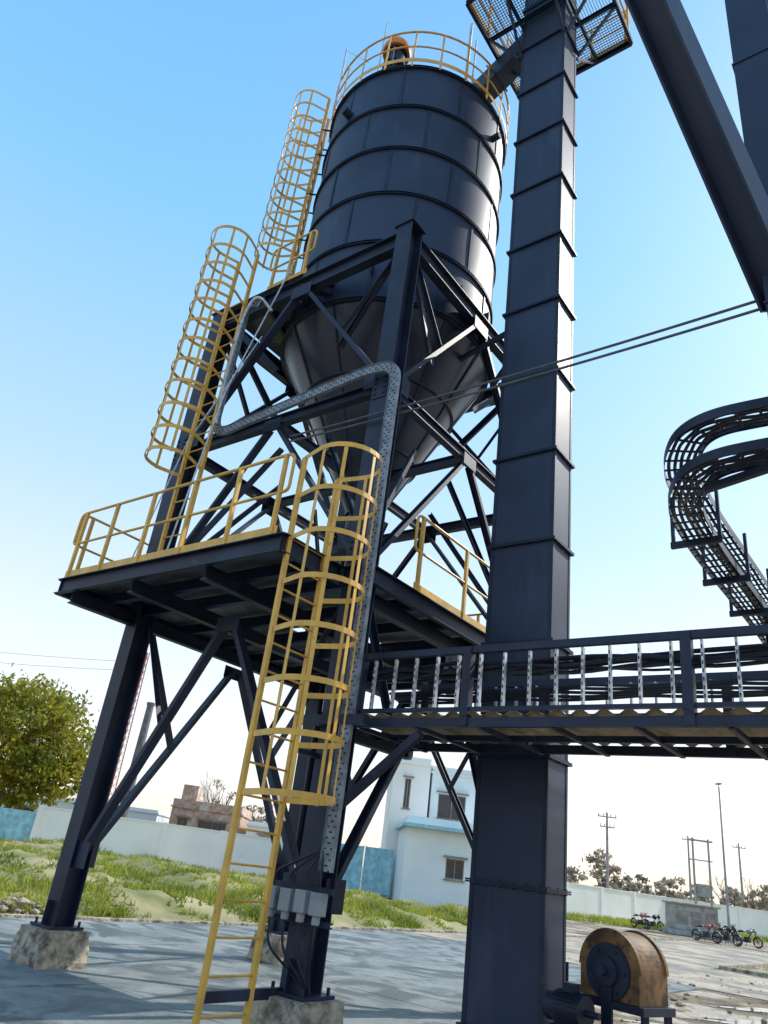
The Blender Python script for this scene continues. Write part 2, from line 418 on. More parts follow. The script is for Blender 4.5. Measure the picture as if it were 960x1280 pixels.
# ================================================================== BUCKET ELEVATOR
el=empty('bucket_elevator'); EC=W(-1.27,1.95,0); ew,ed=.45,.27
b=B()
b.box(EC+Z*10.2,E1*ew,E2*ed,Z*10.0)
b.make('casing',M_steel,el)
b=B()
for k in range(-1,13):
    z=1.6+1.36*k
    for dz in (-.011,.011):
        b.box(EC+Z*(z+dz),E1*(ew+.045),E2*(ed+.045),Z*.009)
    for i in range(6):
        x=-ew+.06+i*(2*ew-.12)/5
        for sg in (-1,1): b.box(EC+E1*x+E2*sg*(ed+.028)+Z*z,E1*.011,E2*.011,Z*.032)
    for i in range(3):
        x=-ed+.06+i*(2*ed-.12)/2
        for sg in (-1,1): b.box(EC+E2*x+E1*sg*(ew+.028)+Z*z,E1*.011,E2*.011,Z*.032)
for sx in (-1,1):
    for sy in (-1,1):
        b.bar(EC+E1*sx*(ew+.003)+E2*sy*(ed-.022)+Z*.25,EC+E1*sx*(ew+.003)+E2*sy*(ed-.022)+Z*20,.008,.05,E2)
        b.bar(EC+E1*sx*(ew-.02)+E2*sy*(ed+.003)+Z*.25,EC+E1*sx*(ew-.02)+E2*sy*(ed+.003)+Z*20,.05,.008,E2)
b.bar(EC+E1*.5+E2*.1+Z*9.2,W(-.1,2.6,9.2),.07,.07)
b.bar(EC+E1*-.3+E2*-.2+Z*9.65,W(-.9,2.2,9.65)+E1*1.3,.06,.08)
b.make('flanges_and_bolts',M_beam,el)
b=B()
b.box(EC+Z*.1,E1*(ew+.12),E2*(ed+.12),Z*.11)
b.box(EC+Z*20.6,E1*(ew+.35),E2*(ed+.2),Z*.7)
b.make('boot_and_head',M_beam,el,bevel=.02)
b=B(); zp=17.55; h=1.25
for x in (-h,h):
    b.C(EC+E1*x-E2*h+Z*zp,EC+E1*x+E2*h+Z*zp,.06,.14); b.C(EC+E2*x-E1*h+Z*zp,EC+E2*x+E1*h+Z*zp,.06,.14)
for x in (-ew-.06,ew+.06): b.C(EC+E1*x-E2*h+Z*zp,EC+E1*x+E2*h+Z*zp,.05,.12)
for x in (-ed-.06,ed+.06): b.C(EC+E2*x-E1*h+Z*(zp-.01),EC+E2*x+E1*h+Z*(zp-.01),.05,.12)
x=-h
while x<h:
    if abs(x)>ew+.05: b.bar(EC+E1*x-E2*h+Z*(zp+.08),EC+E1*x+E2*h+Z*(zp+.08),.006,.03)
    else:
        b.bar(EC+E1*x-E2*h+Z*(zp+.08),EC+E1*x-E2*(ed+.05)+Z*(zp+.08),.006,.03); b.bar(EC+E1*x+E2*h+Z*(zp+.08),EC+E1*x+E2*(ed+.05)+Z*(zp+.08),.006,.03)
    if abs(x)>ed+.05: b.bar(EC+E2*x-E1*h+Z*(zp+.085),EC+E2*x+E1*h+Z*(zp+.085),.006,.02)
    x+=.055
for sx in (-1,1):
    for sy in (-1,1):
        b.bar(EC+E1*sx*(ew+.05)+E2*sy*ed+Z*16.4,EC+E1*sx*(h-.05)+E2*sy*(ed+.1)+Z*(zp-.06),.05,.05)
        b.bar(EC+E2*sy*(ed+.05)+E1*sx*ew+Z*16.4,EC+E2*sy*(h-.05)+E1*sx*ew+Z*(zp-.06),.05,.05)
b.make('head_platform',M_beam,el)
b=B(); q=[EC+E1*sx*(h-.03)+E2*sy*(h-.03)+Z*(zp+.1) for sx,sy in ((-1,-1),(-1,1),(1,1),(1,-1),(-1,-1))]
rail_run(b,q,loop=False,post=.9); b.make('head_platform_rail',M_yel,el)
b=B()
p1=EC+E1*.3+E2*.25+Z*17.8; p2=SC+V((.55,-.35,16.45))
b.bar(p1,p2,.42,.42); dd=(p2-p1).normalized()
for t in (.1,.45,.8):
    p=lerp(p1,p2,t); b.bar(p-dd*.012,p+dd*.012,.52,.52)
b.tube([SC+V((.55,-.35,17.0)),SC+V((.55,-.35,16.3))],.3,20)
b.make('feed_chute',M_steel,el)
# ================================================================== CABLE TRAY on tower
ct=empty('perforated_cable_tray')
b=B(); hb=B()
yy=-.30; n=-E2
path=fillet([W(2.85,yy,10.0),W(3.2,yy,10.15),W(3.25,yy,7.42),W(.15,yy,7.66),W(-.36,yy,7.58),W(-.36,yy,4.9),W(-.36,yy,1.5)],.42,10)
tw=.145
for sg in (-1,1):
    q=[p+pside(path,i,n)*sg*tw/2 for i,p in enumerate(path)]
    for i in range(len(q)-1): b.bar(q[i],q[i+1],.005,.055,n)
base=len(b.v)
for i,p in enumerate(path):
    sd=pside(path,i,n)*(tw/2-.003); b.v.append(p-sd+n*.012); b.v.append(p+sd+n*.012)
for i in range(len(path)-1): b.f.append((base+2*i,base+2*i+1,base+2*i+3,base+2*i+2))
rs=resample(path,.05)
for i,p in enumerate(rs):
    sd=pside(rs,i,n); tg=n.cross(sd).normalized()
    for o in ((-.038,.038) if i%2 else (0,)):
        hb.box(p+sd*o+n*.0145,sd*(.012 if i%2 else .018),tg*.007,n*.0015)
b.make('tray',M_galv2,ct); hb.make('tray_slots',M_hole,ct)
b=B()
for o in (-.045,-.015,.03):
    q=[p-n*.018 for p in path]
    b.tube([p+pside(q,i,n)*o for i,p in enumerate(q)],.013,6)
b.make('cables',M_blk,ct,smooth=True)
b=B()
b.tube(fillet([W(2.7,-.15,9.9),W(2.95,-.35,10.25),W(3.1,-.4,9.8),W(3.15,-.4,8.5),W(3.15,-.36,7.6)],.3),.03,8)
b.tube([W(2.2,-.3,10.7),W(2.35,-.9,7.6),W(2.6,-1.0,4.9)],.012,6)
b.tube([W(2.6,-.3,9.2),W(3.1,-.8,7.0),W(3.2,-1.1,4.9)],.010,6)
b.make('conduits',M_galv,ct,smooth=True)
wr=empty('overhead_cable')
b=B()
for dz in (0,.09):
    a=W(1.55,-.18,6.95+dz); c=V((3.27,5.2,6.74+dz*1.2)); pts=[]
    for i in range(25):
        t=i/24; p=lerp(a,c,t); p.z-=.2*t*(1-t); pts.append(p)
    b.tube(pts,.015,6)
b.make('wire',M_wire,wr,smooth=True)
jb=empty('junction_box_row')
b=B(); b.C(W(.35,-.22,1.33),W(-.45,-.22,1.33),.05,.06); b.C(W(.35,-.22,1.05),W(-.45,-.22,1.05),.05,.05)
b.make('rack',M_beam,jb)
b=B()
cb=B()
for i in range(4):
    x=.27-.2*i; b.box(W(x,-.31,1.21+U(-.01,.01)),E1*.07,E2*.055,Z*.1); b.cyl(W(x,-.31,1.08),Z,.04,.08,12)
    cb.tube(fillet([W(x,-.31,1.06),W(x+U(-.03,.03),-.3,.8),W(x*.4-.1,-.2,.62),W(-.2,-.1,.45)],.12),.014,6)
    cb.tube(fillet([W(x,-.31,1.3),W(x,-.33,1.45),W(-.3,-.3,1.7)],.12),.012,6)
b.make('boxes',M_grey,jb,bevel=.02); cb.make('cables',M_blk,jb,smooth=True)
# ================================================================== CABLE BRIDGE / WALKWAY
br=empty('cable_walkway_bridge')
zd=3.03; xe=-9.0; d0=-.02; d1=1.33; zr=3.70
b=B()
for y in (d0,d1):
    b.C(W(-.1,y,zd-.06),W(xe,y,zd-.06),.06,.09)
b.C(W(.1,.65,zd-.08),W(xe,.65,zd-.08),.05,.06)
x=-.3
while x>xe:
    b.L(W(x,d0,zd-.10),W(x,d1,zd-.10),.045); x-=.75
for y in (d0,d1):
    b.C(W(-.1,y,zr),W(xe,y,zr),.06,.07)
    b.bar(W(-.1,y,3.10),W(xe,y,3.10),.05,.04)
    for x in (-.25,-1.62,-3.75,-5.9,-8):
        b.bar(W(x,y,zd-.1),W(x,y,zr+.03),.09,.09,E1,ou=0)
b.bar(W(0,.0,2.0),W(-1.1,.0,zd-.16),.08,.08); b.bar(W(0,.1,2.9),W(0,1.4,2.9),.1,.14); b.bar(W(-.1,1.3,2.9),W(0,1.3,2.9),.1,.1)
b.bar(W(.3,-.28,2.95),W(-.6,-.28,2.95),.1,.1)
for y in (d0,d1): b.H(W(-8.6,y,0),W(-8.6,y,zd-.16),.16,.16)
b.make('frame',M_beam,br)
b=B(); hb=B()
x=-.15
while x>xe:
    for y in (d0+.03,d1-.03):
        b.bar(W(x,y,3.13),W(x,y,zr-.04),.046,.02,E1)
        if y<.5:
            for k in range(7): hb.box(W(x,y-.0245,3.18+k*.07),E1*.005,E2*.0018,Z*.016)
    x-=.265+U(-.012,.012)
b.make('strut_channels',M_galv,br); hb.make('strut_slots',M_hole,br)
b=B()
pr=[]; x=-.1; i=0
while x>xe:
    pr.append((x,zd+.0+(.038 if (i%4 in(1,2)) else 0))); x-=.055; i+=1
for x,z in pr:
    b.v.append(W(x,d0-.06,z)); b.v.append(W(x,d1+.06,z))
for i in range(len(pr)-1): b.f.append((2*i,2*i+1,2*i+3,2*i+2))
b.make('corrugated_deck',M_deck,br)
b=B()
for k in range(9):
    pts=[]; ph=U(0,6)
    yo=.07+.05*(k%3); zo=3.50+.055*(k//3)
    x=.2
    while x>xe:
        pts.append(W(x,yo+.015*math.sin(x*2.1+ph),zo-.03*abs(math.sin(x*2.3+ph*.3))+.012*math.sin(x*5+ph))); x-=.18
    b.tube(pts,.013+.006*(k%2),6)
for k in range(5):
    ph=U(0,6); pts=[]; x=.1
    while x>xe: pts.append(W(x,1.2-.05*k,3.5+.02*k-.03*abs(math.sin(x*2+ph)))); x-=.2
    b.tube(pts,.018,6)
b.make('cable_bundle',M_blk,br,smooth=True)
# ================================================================== RIGHT GANTRY COLUMN + BRACE
g=empty('gantry_column')
GC=V((3.53,5.10,0)); b=B()
b.H(GC,GC+Z*15,.42,.40,E2,.03,.02)
b.H(V((3.44,5.10,6.75)),V((1.15,3.7,11.0)),.30,.34,V((.4,-.9,.1)),.025,.016)
b.box(V((3.42,5.09,6.95)),V((.16,.09,.0)),V((.006,-.01,0)),Z*.3)
b.H(V((-3,3.2,15.1)),V((6,6.2,15.1)),.3,.4)
b.H(V((1.15,3.7,10.9)),V((1.15,3.7,15)),.3,.3)
b.box(GC+Z*.02,V((.35,0,0)),V((0,.35,0)),Z*.02)
for z in (3.5,6.7,10.2): 
    b.box(GC+Z*z,E1*.225,E2*.215,Z*.012)
b.make('column_and_brace',M_steel,g)
# ================================================================== CURVED CABLE LADDER TRAY (right)
cl=empty('curved_cable_ladder')
b=B(); cb=B(); bb=B()
def spl(pts,r): return fillet([V(p) for p in pts],r,14)
for z,off in ((6.12,0),(5.66,.03)):
    pts=spl([(5.3,4.9,z),(3.74,5.85,z),(3.10+off,6.35,z),(3.27+off,7.2,z),(4.03,8.2,z),(5.98,10.5,z),(7.4,12.3,z)],1.0)
    tray(b,pts,Z,.36,.11,.2,t=.006,rw=.03,rt=.012)
    for k in range(5):
        ph=U(0,6); o=-.13+.065*k; q=[]
        for i,p in enumerate(pts):
            q.append(p+pside(pts,i,Z)*o+Z*(-.02+.012*math.sin(i*.7+ph)))
        cb.tube(q,.02,6)
for x,y in ((3.78,7.9),(4.63,8.9),(5.48,9.9)):
    d=V((.65,.76,0)); s_=d.cross(Z)
    bb.C(V((x,y,5.56))-s_*.3,V((x,y,5.56))+s_*.3,.05,.08)
    for sg in(-1,1): bb.bar(V((x,y,5.54))+s_*sg*.27,V((x,y,6.20))+s_*sg*.27,.04,.04,d)
bb.bar(V((3.3,6.6,5.54)),V((3.95,5.6,5.54)),.06,.08); 
bb.bar(V((3.95,5.6,5.54)),V((3.6,5.2,5.54)),.06,.08)
bb.H(V((6.2,10.6,0)),V((6.2,10.6,5.9)),.2,.2,V((0,1,0)))
b.make('ladder_rails',M_beam,cl); cb.make('cables',M_blk,cl,smooth=True); bb.make('supports',M_beam,cl)
# ================================================================== BELT GUARD / DRIVE at elevator boot
dg=empty('drive_belt_guard')
c=V((3.06,8.65,.97)); ax=V((-.80,-.60,0)).normalized(); sx=ax.cross(Z).normalized()
b=B(); GR=.34
prof=[]
for i in range(25):
    t=math.pi*i/24; prof.append((GR*math.cos(t),GR*math.sin(t)))
prof=[(GR,-.26)]+prof+[(-GR,-.26)]
dpt=.25
i0=len(b.v)
for s_ in (-1,1):
    for x,z in prof: b.v.append(c+sx*x+Z*z+ax*dpt*s_)
n=len(prof)
for i in range(n): b.f.append((i0+i,i0+(i+1)%n,i0+n+(i+1)%n,i0+n+i))
b.f.append(tuple(range(i0,i0+n))[::-1]); b.f.append(tuple(range(i0+n,i0+2*n)))
for i in range(1,n-2):
    x,z=prof[i]; x2,z2=prof[i+1]
    for o in (dpt-.02,-dpt+.02):
        b.bar(c+sx*x*1.03+Z*z*1.03+ax*o,c+sx*x2*1.03+Z*z2*1.03+ax*o,.04,.02,sx*x+Z*(z+.001))
b.make('guard_cover',M_tan,dg)
b=B()
b.cyl(c+ax*(dpt+.015)-Z*.02,ax,.25,.03,28); b.cyl(c+ax*(dpt+.05)-Z*.02,ax,.13,.05,24); b.cyl(c+ax*(dpt+.10)-Z*.02,ax,.04,.1,12)
for k in range(6):
    t=k*math.pi/3; b.cyl(c+ax*(dpt+.035)-Z*.02+(sx*math.cos(t)+Z*math.sin(t))*.2,ax,.014,.03,8)
b.bar(c+ax*(dpt+.04)-Z*.1,c+ax*(dpt+.04)-Z*.6,.12,.03,ax)
b.box(c-Z*.6,sx*.45,ax*.3,Z*.02); b.box(c-Z*.30,sx*.40,ax*.28,Z*.035)
for s1 in (-1,1):
    for s2 in (-1,1): b.bar(c-Z*.33+sx*.36*s1+ax*.2*s2,c-Z*.97+sx*.36*s1+ax*.2*s2,.06,.06)
b.bar(c+ax*.3+sx*.45-Z*.9,c+ax*.3-sx*.45-Z*.45,.04,.04)
b.make('stand_and_hub',M_beam,dg)
mo=empty('electric_motor'); b=B(); mc=V((2.44,8.35,.60)); 
b.cyl(mc,sx,.14,.34,24)
for k in range(24):
    t=2*math.pi*k/24; n_=ax*math.cos(t)+Z*math.sin(t); b.box(mc+n_*.145,sx*.15,n_*.012,n_.cross(sx)*.003)
b.cyl(mc+sx*.21,sx,.13,.08,20); b.cyl(mc-sx*.24,sx,.03,.16,12); b.box(mc+Z*.18,sx*.06,ax*.06,Z*.04); b.box(mc-Z*.17,sx*.18,ax*.15,Z*.03); b.box(mc-Z*.23,sx*.3,ax*.22,Z*.025)
for s1 in (-1,1):
    for s2 in (-1,1): b.bar(mc-Z*.24+sx*.25*s1+ax*.18*s2,mc-Z*.60+sx*.25*s1+ax*.18*s2,.05,.05)
b.make('motor_body',M_beam,mo,smooth=True)
vp=empty('control_post'); b=B()
b.tube(fillet([V((2.62,9.6,0)),V((2.62,9.6,1.55)),V((2.5,9.55,1.6))],.05),.025,8); b.box(V((2.62,9.56,1.5)),V((.06,0,0)),V((0,.04,0)),Z*.09)
b.tube([V((2.75,9.6,0)),V((2.75,9.6,.9))],.02,8)
b.make('post',M_beam,vp,smooth=True)
# ================================================================== GROUND
def ground_mat():
    m=bpy.data.materials.new('sandy_soil'); m.use_nodes=True; nt=m.node_tree;N=nt.nodes;L=nt.links;b=N['Principled BSDF']
    tc=N.new('ShaderNodeTexCoord')
    a=N.new('ShaderNodeTexNoise'); a.inputs['Scale'].default_value=.5; a.inputs['Detail'].default_value=12; a.inputs['Roughness'].default_value=.7
    L.new(tc.outputs['Object'],a.inputs['Vector'])
    r=N.new('ShaderNodeValToRGB'); e=r.color_ramp.elements; e[0].position=.40; e[0].color=(.10,.07,.042,1); e[1].position=.62; e[1].color=(.50,.38,.25,1)
    x=e.new(.5); x.color=(.27,.195,.12,1)
    L.new(a.outputs['Fac'],r.inputs['Fac']); L.new(r.outputs['Color'],b.inputs['Base Color'])
    w=N.new('ShaderNodeTexNoise'); w.inputs['Scale'].default_value=.5; w.inputs['Detail'].default_value=4
    L.new(tc.outputs['Object'],w.inputs['Vector'])
    wr=N.new('ShaderNodeValToRGB'); wr.color_ramp.elements[0].position=.52; wr.color_ramp.elements[0].color=(.9,.9,.9,1); wr.color_ramp.elements[1].position=.56; wr.color_ramp.elements[1].color=(.3,.3,.3,1)
    L.new(w.outputs['Fac'],wr.inputs['Fac']); L.new(wr.outputs['Color'],b.inputs['Roughness'])
    n=N.new('ShaderNodeTexNoise'); n.inputs['Scale'].default_value=5; n.inputs['Detail'].default_value=12; n.inputs['Roughness'].default_value=.65; L.new(tc.outputs['Object'],n.inputs['Vector'])
    mu=N.new('ShaderNodeMath'); mu.operation='MULTIPLY'; L.new(n.outputs['Fac'],mu.inputs[0]); L.new(wr.outputs['Color'],mu.inputs[1])
    bp=N.new('ShaderNodeBump'); bp.inputs['Strength'].default_value=.9; bp.inputs['Distance'].default_value=.2; L.new(mu.outputs[0],bp.inputs['Height']); L.new(bp.outputs['Normal'],b.inputs['Normal'])
    return m
b=B(); b.poly([(-900,-200,-.02),(900,-200,-.02),(900,1500,-.02),(-900,1500,-.02)]); b.make('ground',ground_mat())
def slab_mat():
    m=bpy.data.materials.new('concrete_paving'); m.use_nodes=True; nt=m.node_tree;N=nt.nodes;L=nt.links;b=N['Principled BSDF']
    tc=N.new('ShaderNodeTexCoord')
    a=N.new('ShaderNodeTexNoise'); a.inputs['Scale'].default_value=.8; a.inputs['Detail'].default_value=14; a.inputs['Roughness'].default_value=.75
    L.new(tc.outputs['Object'],a.inputs['Vector'])
    r=N.new('ShaderNodeValToRGB'); e=r.color_ramp.elements; e[0].position=.34; e[0].color=(.13,.155,.155,1); e[1].position=.66; e[1].color=(.32,.34,.325,1)
    L.new(a.outputs['Fac'],r.inputs['Fac'])
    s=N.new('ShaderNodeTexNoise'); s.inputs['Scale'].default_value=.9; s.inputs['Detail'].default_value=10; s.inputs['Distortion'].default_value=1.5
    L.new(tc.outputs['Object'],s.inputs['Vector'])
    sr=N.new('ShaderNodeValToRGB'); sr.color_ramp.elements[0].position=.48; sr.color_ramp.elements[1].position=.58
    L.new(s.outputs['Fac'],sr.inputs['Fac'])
    mx=N.new('ShaderNodeMix'); mx.data_type='RGBA'; L.new(sr.outputs['Color'],mx.inputs[0]); L.new(r.outputs['Color'],mx.inputs[6]); mx.inputs[7].default_value=(.085,.10,.095,1)  # dark stains, also shadow-like patches painted into the slab colour
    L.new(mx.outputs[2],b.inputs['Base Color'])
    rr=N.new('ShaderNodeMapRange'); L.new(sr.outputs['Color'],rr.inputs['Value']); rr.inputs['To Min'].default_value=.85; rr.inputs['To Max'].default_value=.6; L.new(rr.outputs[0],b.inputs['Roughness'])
    n=N.new('ShaderNodeTexNoise'); n.inputs['Scale'].default_value=9; n.inputs['Detail'].default_value=12; n.inputs['Roughness'].default_value=.7; L.new(tc.outputs['Object'],n.inputs['Vector'])
    bp=N.new('ShaderNodeBump'); bp.inputs['Strength'].default_value=.6; bp.inputs['Distance'].default_value=.05; L.new(n.outputs['Fac'],bp.inputs['Height']); L.new(bp.outputs['Normal'],b.inputs['Normal'])
    return m
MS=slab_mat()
b=B()
x0=-2.6
for i in range(4):
    xa=x0+i*2.8
    for j in range(-5,4):
        ya=j*3.6
        if i==0 and j>0: continue
        z=.0+U(-.004,.004)
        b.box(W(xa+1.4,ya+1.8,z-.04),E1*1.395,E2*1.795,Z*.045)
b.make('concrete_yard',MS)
M_road=mat('road_surface',(.22,.195,.165),.85,0,.2,.8,.5,8,rust=((.48,.38,.26),.45,.45))
b=B()
b.poly([W(-60,15,-.008),W(8.6,14.6,-.008),W(8.6,42,-.008),W(2,42,-.008),W(2,22,-.008),W(-60,23,-.008)])
b.make('road',M_road)
b=B(); b.bar(W(8.72,-20,.0),W(8.72,42,.0),.12,.1); b.bar(W(1.9,23,.03),W(1.9,42,.03),.12,.12); b.bar(W(1.8,23,.03),W(-60,24,.03),.12,.12); b.make('kerb',M_conc,bevel=.01)
M_pud=mat('puddle_water',(.10,.085,.06),.08,0,.1,1)
b=B()
for (x,y,rx,ry,rot) in ((5.2,11.6,1.2,.22,.3),(6.6,13.2,1.8,.25,.1),(4.4,10.2,.6,.15,.5),(8.5,14.9,2.2,.3,.2),(6.3,10.8,1.0,.2,.0),(9.6,17.2,1.8,.3,.3)):
    pts=[]
    for k in range(60):
        t=2*math.pi*k/60; r=1+.25*math.sin(3*t+x)+.15*math.sin(7*t+y)+.1*math.sin(13*t+x*y)
        px,py=rx*r*math.cos(t),ry*r*math.sin(t)
        pts.append((x+px*math.cos(rot)-py*math.sin(rot),y+px*math.sin(rot)+py*math.cos(rot),-.013+.0007*len(b.f)))
    b.poly(pts)
b.make('puddle',M_pud)
b=B()
def stone(b,c,r):
    i=len(b.v); n=6
    rings=[(0,-.5),(.9,-.2),(1,.2),(.6,.55),(0,.65)]
    ang=U(0,6); sxx=U(.7,1.3)
    b.v.append(V(c)+V((0,0,-.5*r)))
    for (rr,zz) in rings[1:4]:
        for k in range(n):
            t=ang+2*math.pi*k/n; q=rr*U(.8,1.2)*r
            b.v.append(V(c)+V((q*math.cos(t)*sxx,q*math.sin(t),zz*r*U(.7,1.1))))
    b.v.append(V(c)+V((0,0,.65*r)))
    for k in range(n): b.f.append((i,i+1+(k+1)%n,i+1+k))
    for l in range(2):
        for k in range(n): b.f.append((i+1+l*n+k,i+1+l*n+(k+1)%n,i+1+(l+1)*n+(k+1)%n,i+1+(l+1)*n+k))
    t=i+1+3*n
    for k in range(n): b.f.append((i+1+2*n+k,i+1+2*n+(k+1)%n,t))
for (h1,h2,rr,nn) in ((9.6,2.5,.8,130),(10.1,5.0,.6,70)):
    for k in range(nn):
        a=U(0,6.28); q=rr*math.sqrt(rnd()); stone(b,W(h1+q*.6*math.cos(a),h2+q*1.6*math.sin(a),(rr-q)*.35*rnd()),U(.02,.08)*(1.8 if rnd()<.05 else 1))
for k in range(50):
    stone(b,W(9.0+abs(random.gauss(0,.8)),U(-6,28),.0),U(.015,.05))
for k in range(600):
    stone(b,(U(3.2,18),U(8.5,24),-.01),U(.008,.035))
for k in range(60):
    x=U(6,18); y=U(15,24); stone(b,(x,y,0),U(.02,.08))
b.make('rubble_stones',M_rock)
def hgt(x,y):
    return .42+.28*math.sin(x*.35+1)*math.cos(y*.28)+.16*math.sin(x*.9+y*.6)+.10*math.sin(x*1.9-y*1.3)+.06*math.sin(x*4.1+y*3.3)
def edge(v,a,w): 
    t=min(1,max(0,(v-a)/w)); return t*t*(3-2*t)
def mound(name,e1a,e1b,e2a,e2b,st,hs,soil):
    b=B(); nx=int((e1b-e1a)/st); ny=int((e2b-e2a)/st)
    def zz(u,v):
        p=W(u,v,0); m=edge(u,e1a,2.0)*edge(-u,-e1b,2)*edge(v,e2a,2)*edge(-v,-e2b,2)
        return -.03+max(0,hgt(p.x,p.y))*m*hs
    for i in range(nx+1):
        for j in range(ny+1):
            u=e1a+i*st; v=e2a+j*st; b.v.append(W(u,v,zz(u,v)+U(-.02,.02)))
    for i in range(nx):
        for j in range(ny):
            a=i*(ny+1)+j; b.f.append((a,a+ny+1,a+ny+2,a+1))
    b.make(name,soil,smooth=True)
    return zz
M_tsoil=mat('grassy_soil',(.14,.15,.035),.95,0,.3,.45,.9,4,col2=(.44,.36,.19),detail=12)
z1=mound('grass_verge',9.2,42,-22,27,.4,.85,M_tsoil)
gb=B()
def blades(zz,e1a,e1b,e2a,e2b,n,hmin,hmax,pw=1.6):
    for k in range(n):
        u=e1a+(e1b-e1a)*(rnd()**pw); v=U(e2a,e2b)
        p0=W(u,v,0)
        dens=math.sin(p0.x*.8+1.3)*math.sin(p0.y*.7)+.5*math.sin(p0.x*2.3+p0.y*1.7)
        if dens<U(-.9,.4) : continue
        h=U(hmin,hmax)*(1+.9*max(0,dens)); z=zz(u,v)
        for q in range(4):
            p=p0+V((U(-.15,.15),U(-.15,.15),z-.03)); t=U(0,6.28); w=U(.018,.045)
            d=V((math.cos(t)*w,math.sin(t)*w,0)); tip=p+V((U(-.8,.8)*h,U(-.8,.8)*h,h))
            i=len(gb.v); gb.v+=[p-d,p+d,tip]; gb.f.append((i,i+1,i+2))
blades(z1,9.5,41,-20,26,36000,.06,.20)
gb.make('tall_grass',M_grass)
gb=B()
b=B(); b.poly([W(-58,25,-.006),W(1.5,24.2,-.006),W(1.5,38,-.006),W(-58,34,-.006)]); 
M_lawn=mat('patchy_lawn',(.16,.18,.05),.95,0,.3,.3,.6,4,col2=(.50,.40,.26),detail=12)
b.poly([(9,52,-.004),(30,63,-.004),(75,78,-.004),(75,87,-.004),(30,73.5,-.004),(10,59,-.004)])
b.make('lawn',M_lawn)
def tuft(p0,h,n=3):
    for q in range(n):
        p=p0+V((U(-.15,.15),U(-.15,.15),-.02)); t=U(0,6.28); w=U(.02,.045); d=V((math.cos(t)*w,math.sin(t)*w,0)); i=len(gb.v)
        gb.v+=[p-d,p+d,p+V((U(-.4,.4)*h,U(-.4,.4)*h,h))]; gb.f.append((i,i+1,i+2))
for k in range(6000):
    u=U(-30,1.2); v=25.5+10*(rnd()**1.3); p0=W(u,v,0)
    if math.sin(p0.x*.4)*math.sin(p0.y*.35)+.4*math.sin(p0.x*1.3)<U(-.5,.3): continue
    tuft(p0,U(.08,.25))
for k in range(9000):
    t=rnd(); x=10+45*t; y=52+ (x-9)*.52 + U(0,8.0); 
    if math.sin(x*.6)+.5*math.sin(y*.9)<U(-1.2,.8): continue
    tuft(V((x,y,0)),U(.15,.5),3)
gb.make('tall_grass',M_grass)
# ================================================================== WALLS
def wall(name,pts,h,mt,mcop,step=3.2):
    e=empty(name); b=B(); c=B()
    for i in range(len(pts)-1):
        a=V((*pts[i],0)); q=V((*pts[i+1],0)); d=(q-a).normalized(); L_=(q-a).length
        b.bar(a+Z*h/2,q+Z*h/2,.2,h)
        c.bar(a+Z*(h+.04),q+Z*(h+.04),.3,.08)
        n=int(L_/step)
        for k in range(n+1):
            p=a+d*k*L_/n; c.box(p+Z*(h/2+.06),d*.16,d.cross(Z)*.16,Z*(h/2+.06))
    b.make('panels',mt,e); c.make('piers_and_coping',mcop,e)
wall('boundary_wall',[(-46,42),(-24,47)],2.1,M_white,M_white)
wall('boundary_wall',[(-18,48.5),(-.5,54.8)],2.4,M_white,M_white)
wall('boundary_wall',[(11,60),(30,74),(75,88)],2.3,M_white,M_white,4)
gt=empty('entrance_gate'); b=B()
a=V((-24,47,0)); q=V((-18,48.5,0))
for k in range(2):
    p=lerp(a,q,k*.5+.02); r=lerp(a,q,k*.5+.48); b.bar(p+Z*1.1,r+Z*1.1,.04,1.8)
    for t in (0,.5,1): b.bar(lerp(p,r,t)+Z*.15,lerp(p,r,t)+Z*2.1,.08,.08)
    b.bar(p+Z*2.05,r+Z*2.05,.08,.08); b.bar(p+Z*.2,r+Z*.2,.08,.08)
b.make('leaves',M_blueg,gt)
gt=empty('entrance_gate'); b=B()
a=V((-.2,50,0)); q=V((3.4,49,0))
for k in range(2):
    p=lerp(a,q,k*.5+.02); r=lerp(a,q,k*.5+.48); b.bar(p+Z*1.4,r+Z*1.4,.04,2.4)
    for t in (0,.5,1): b.bar(lerp(p,r,t)+Z*.15,lerp(p,r,t)+Z*2.7,.08,.08)
    b.bar(p+Z*2.62,r+Z*2.62,.08,.08); b.bar(p+Z*1.4,r+Z*1.4,.07,.08)
b.make('leaves',M_blueg,gt)
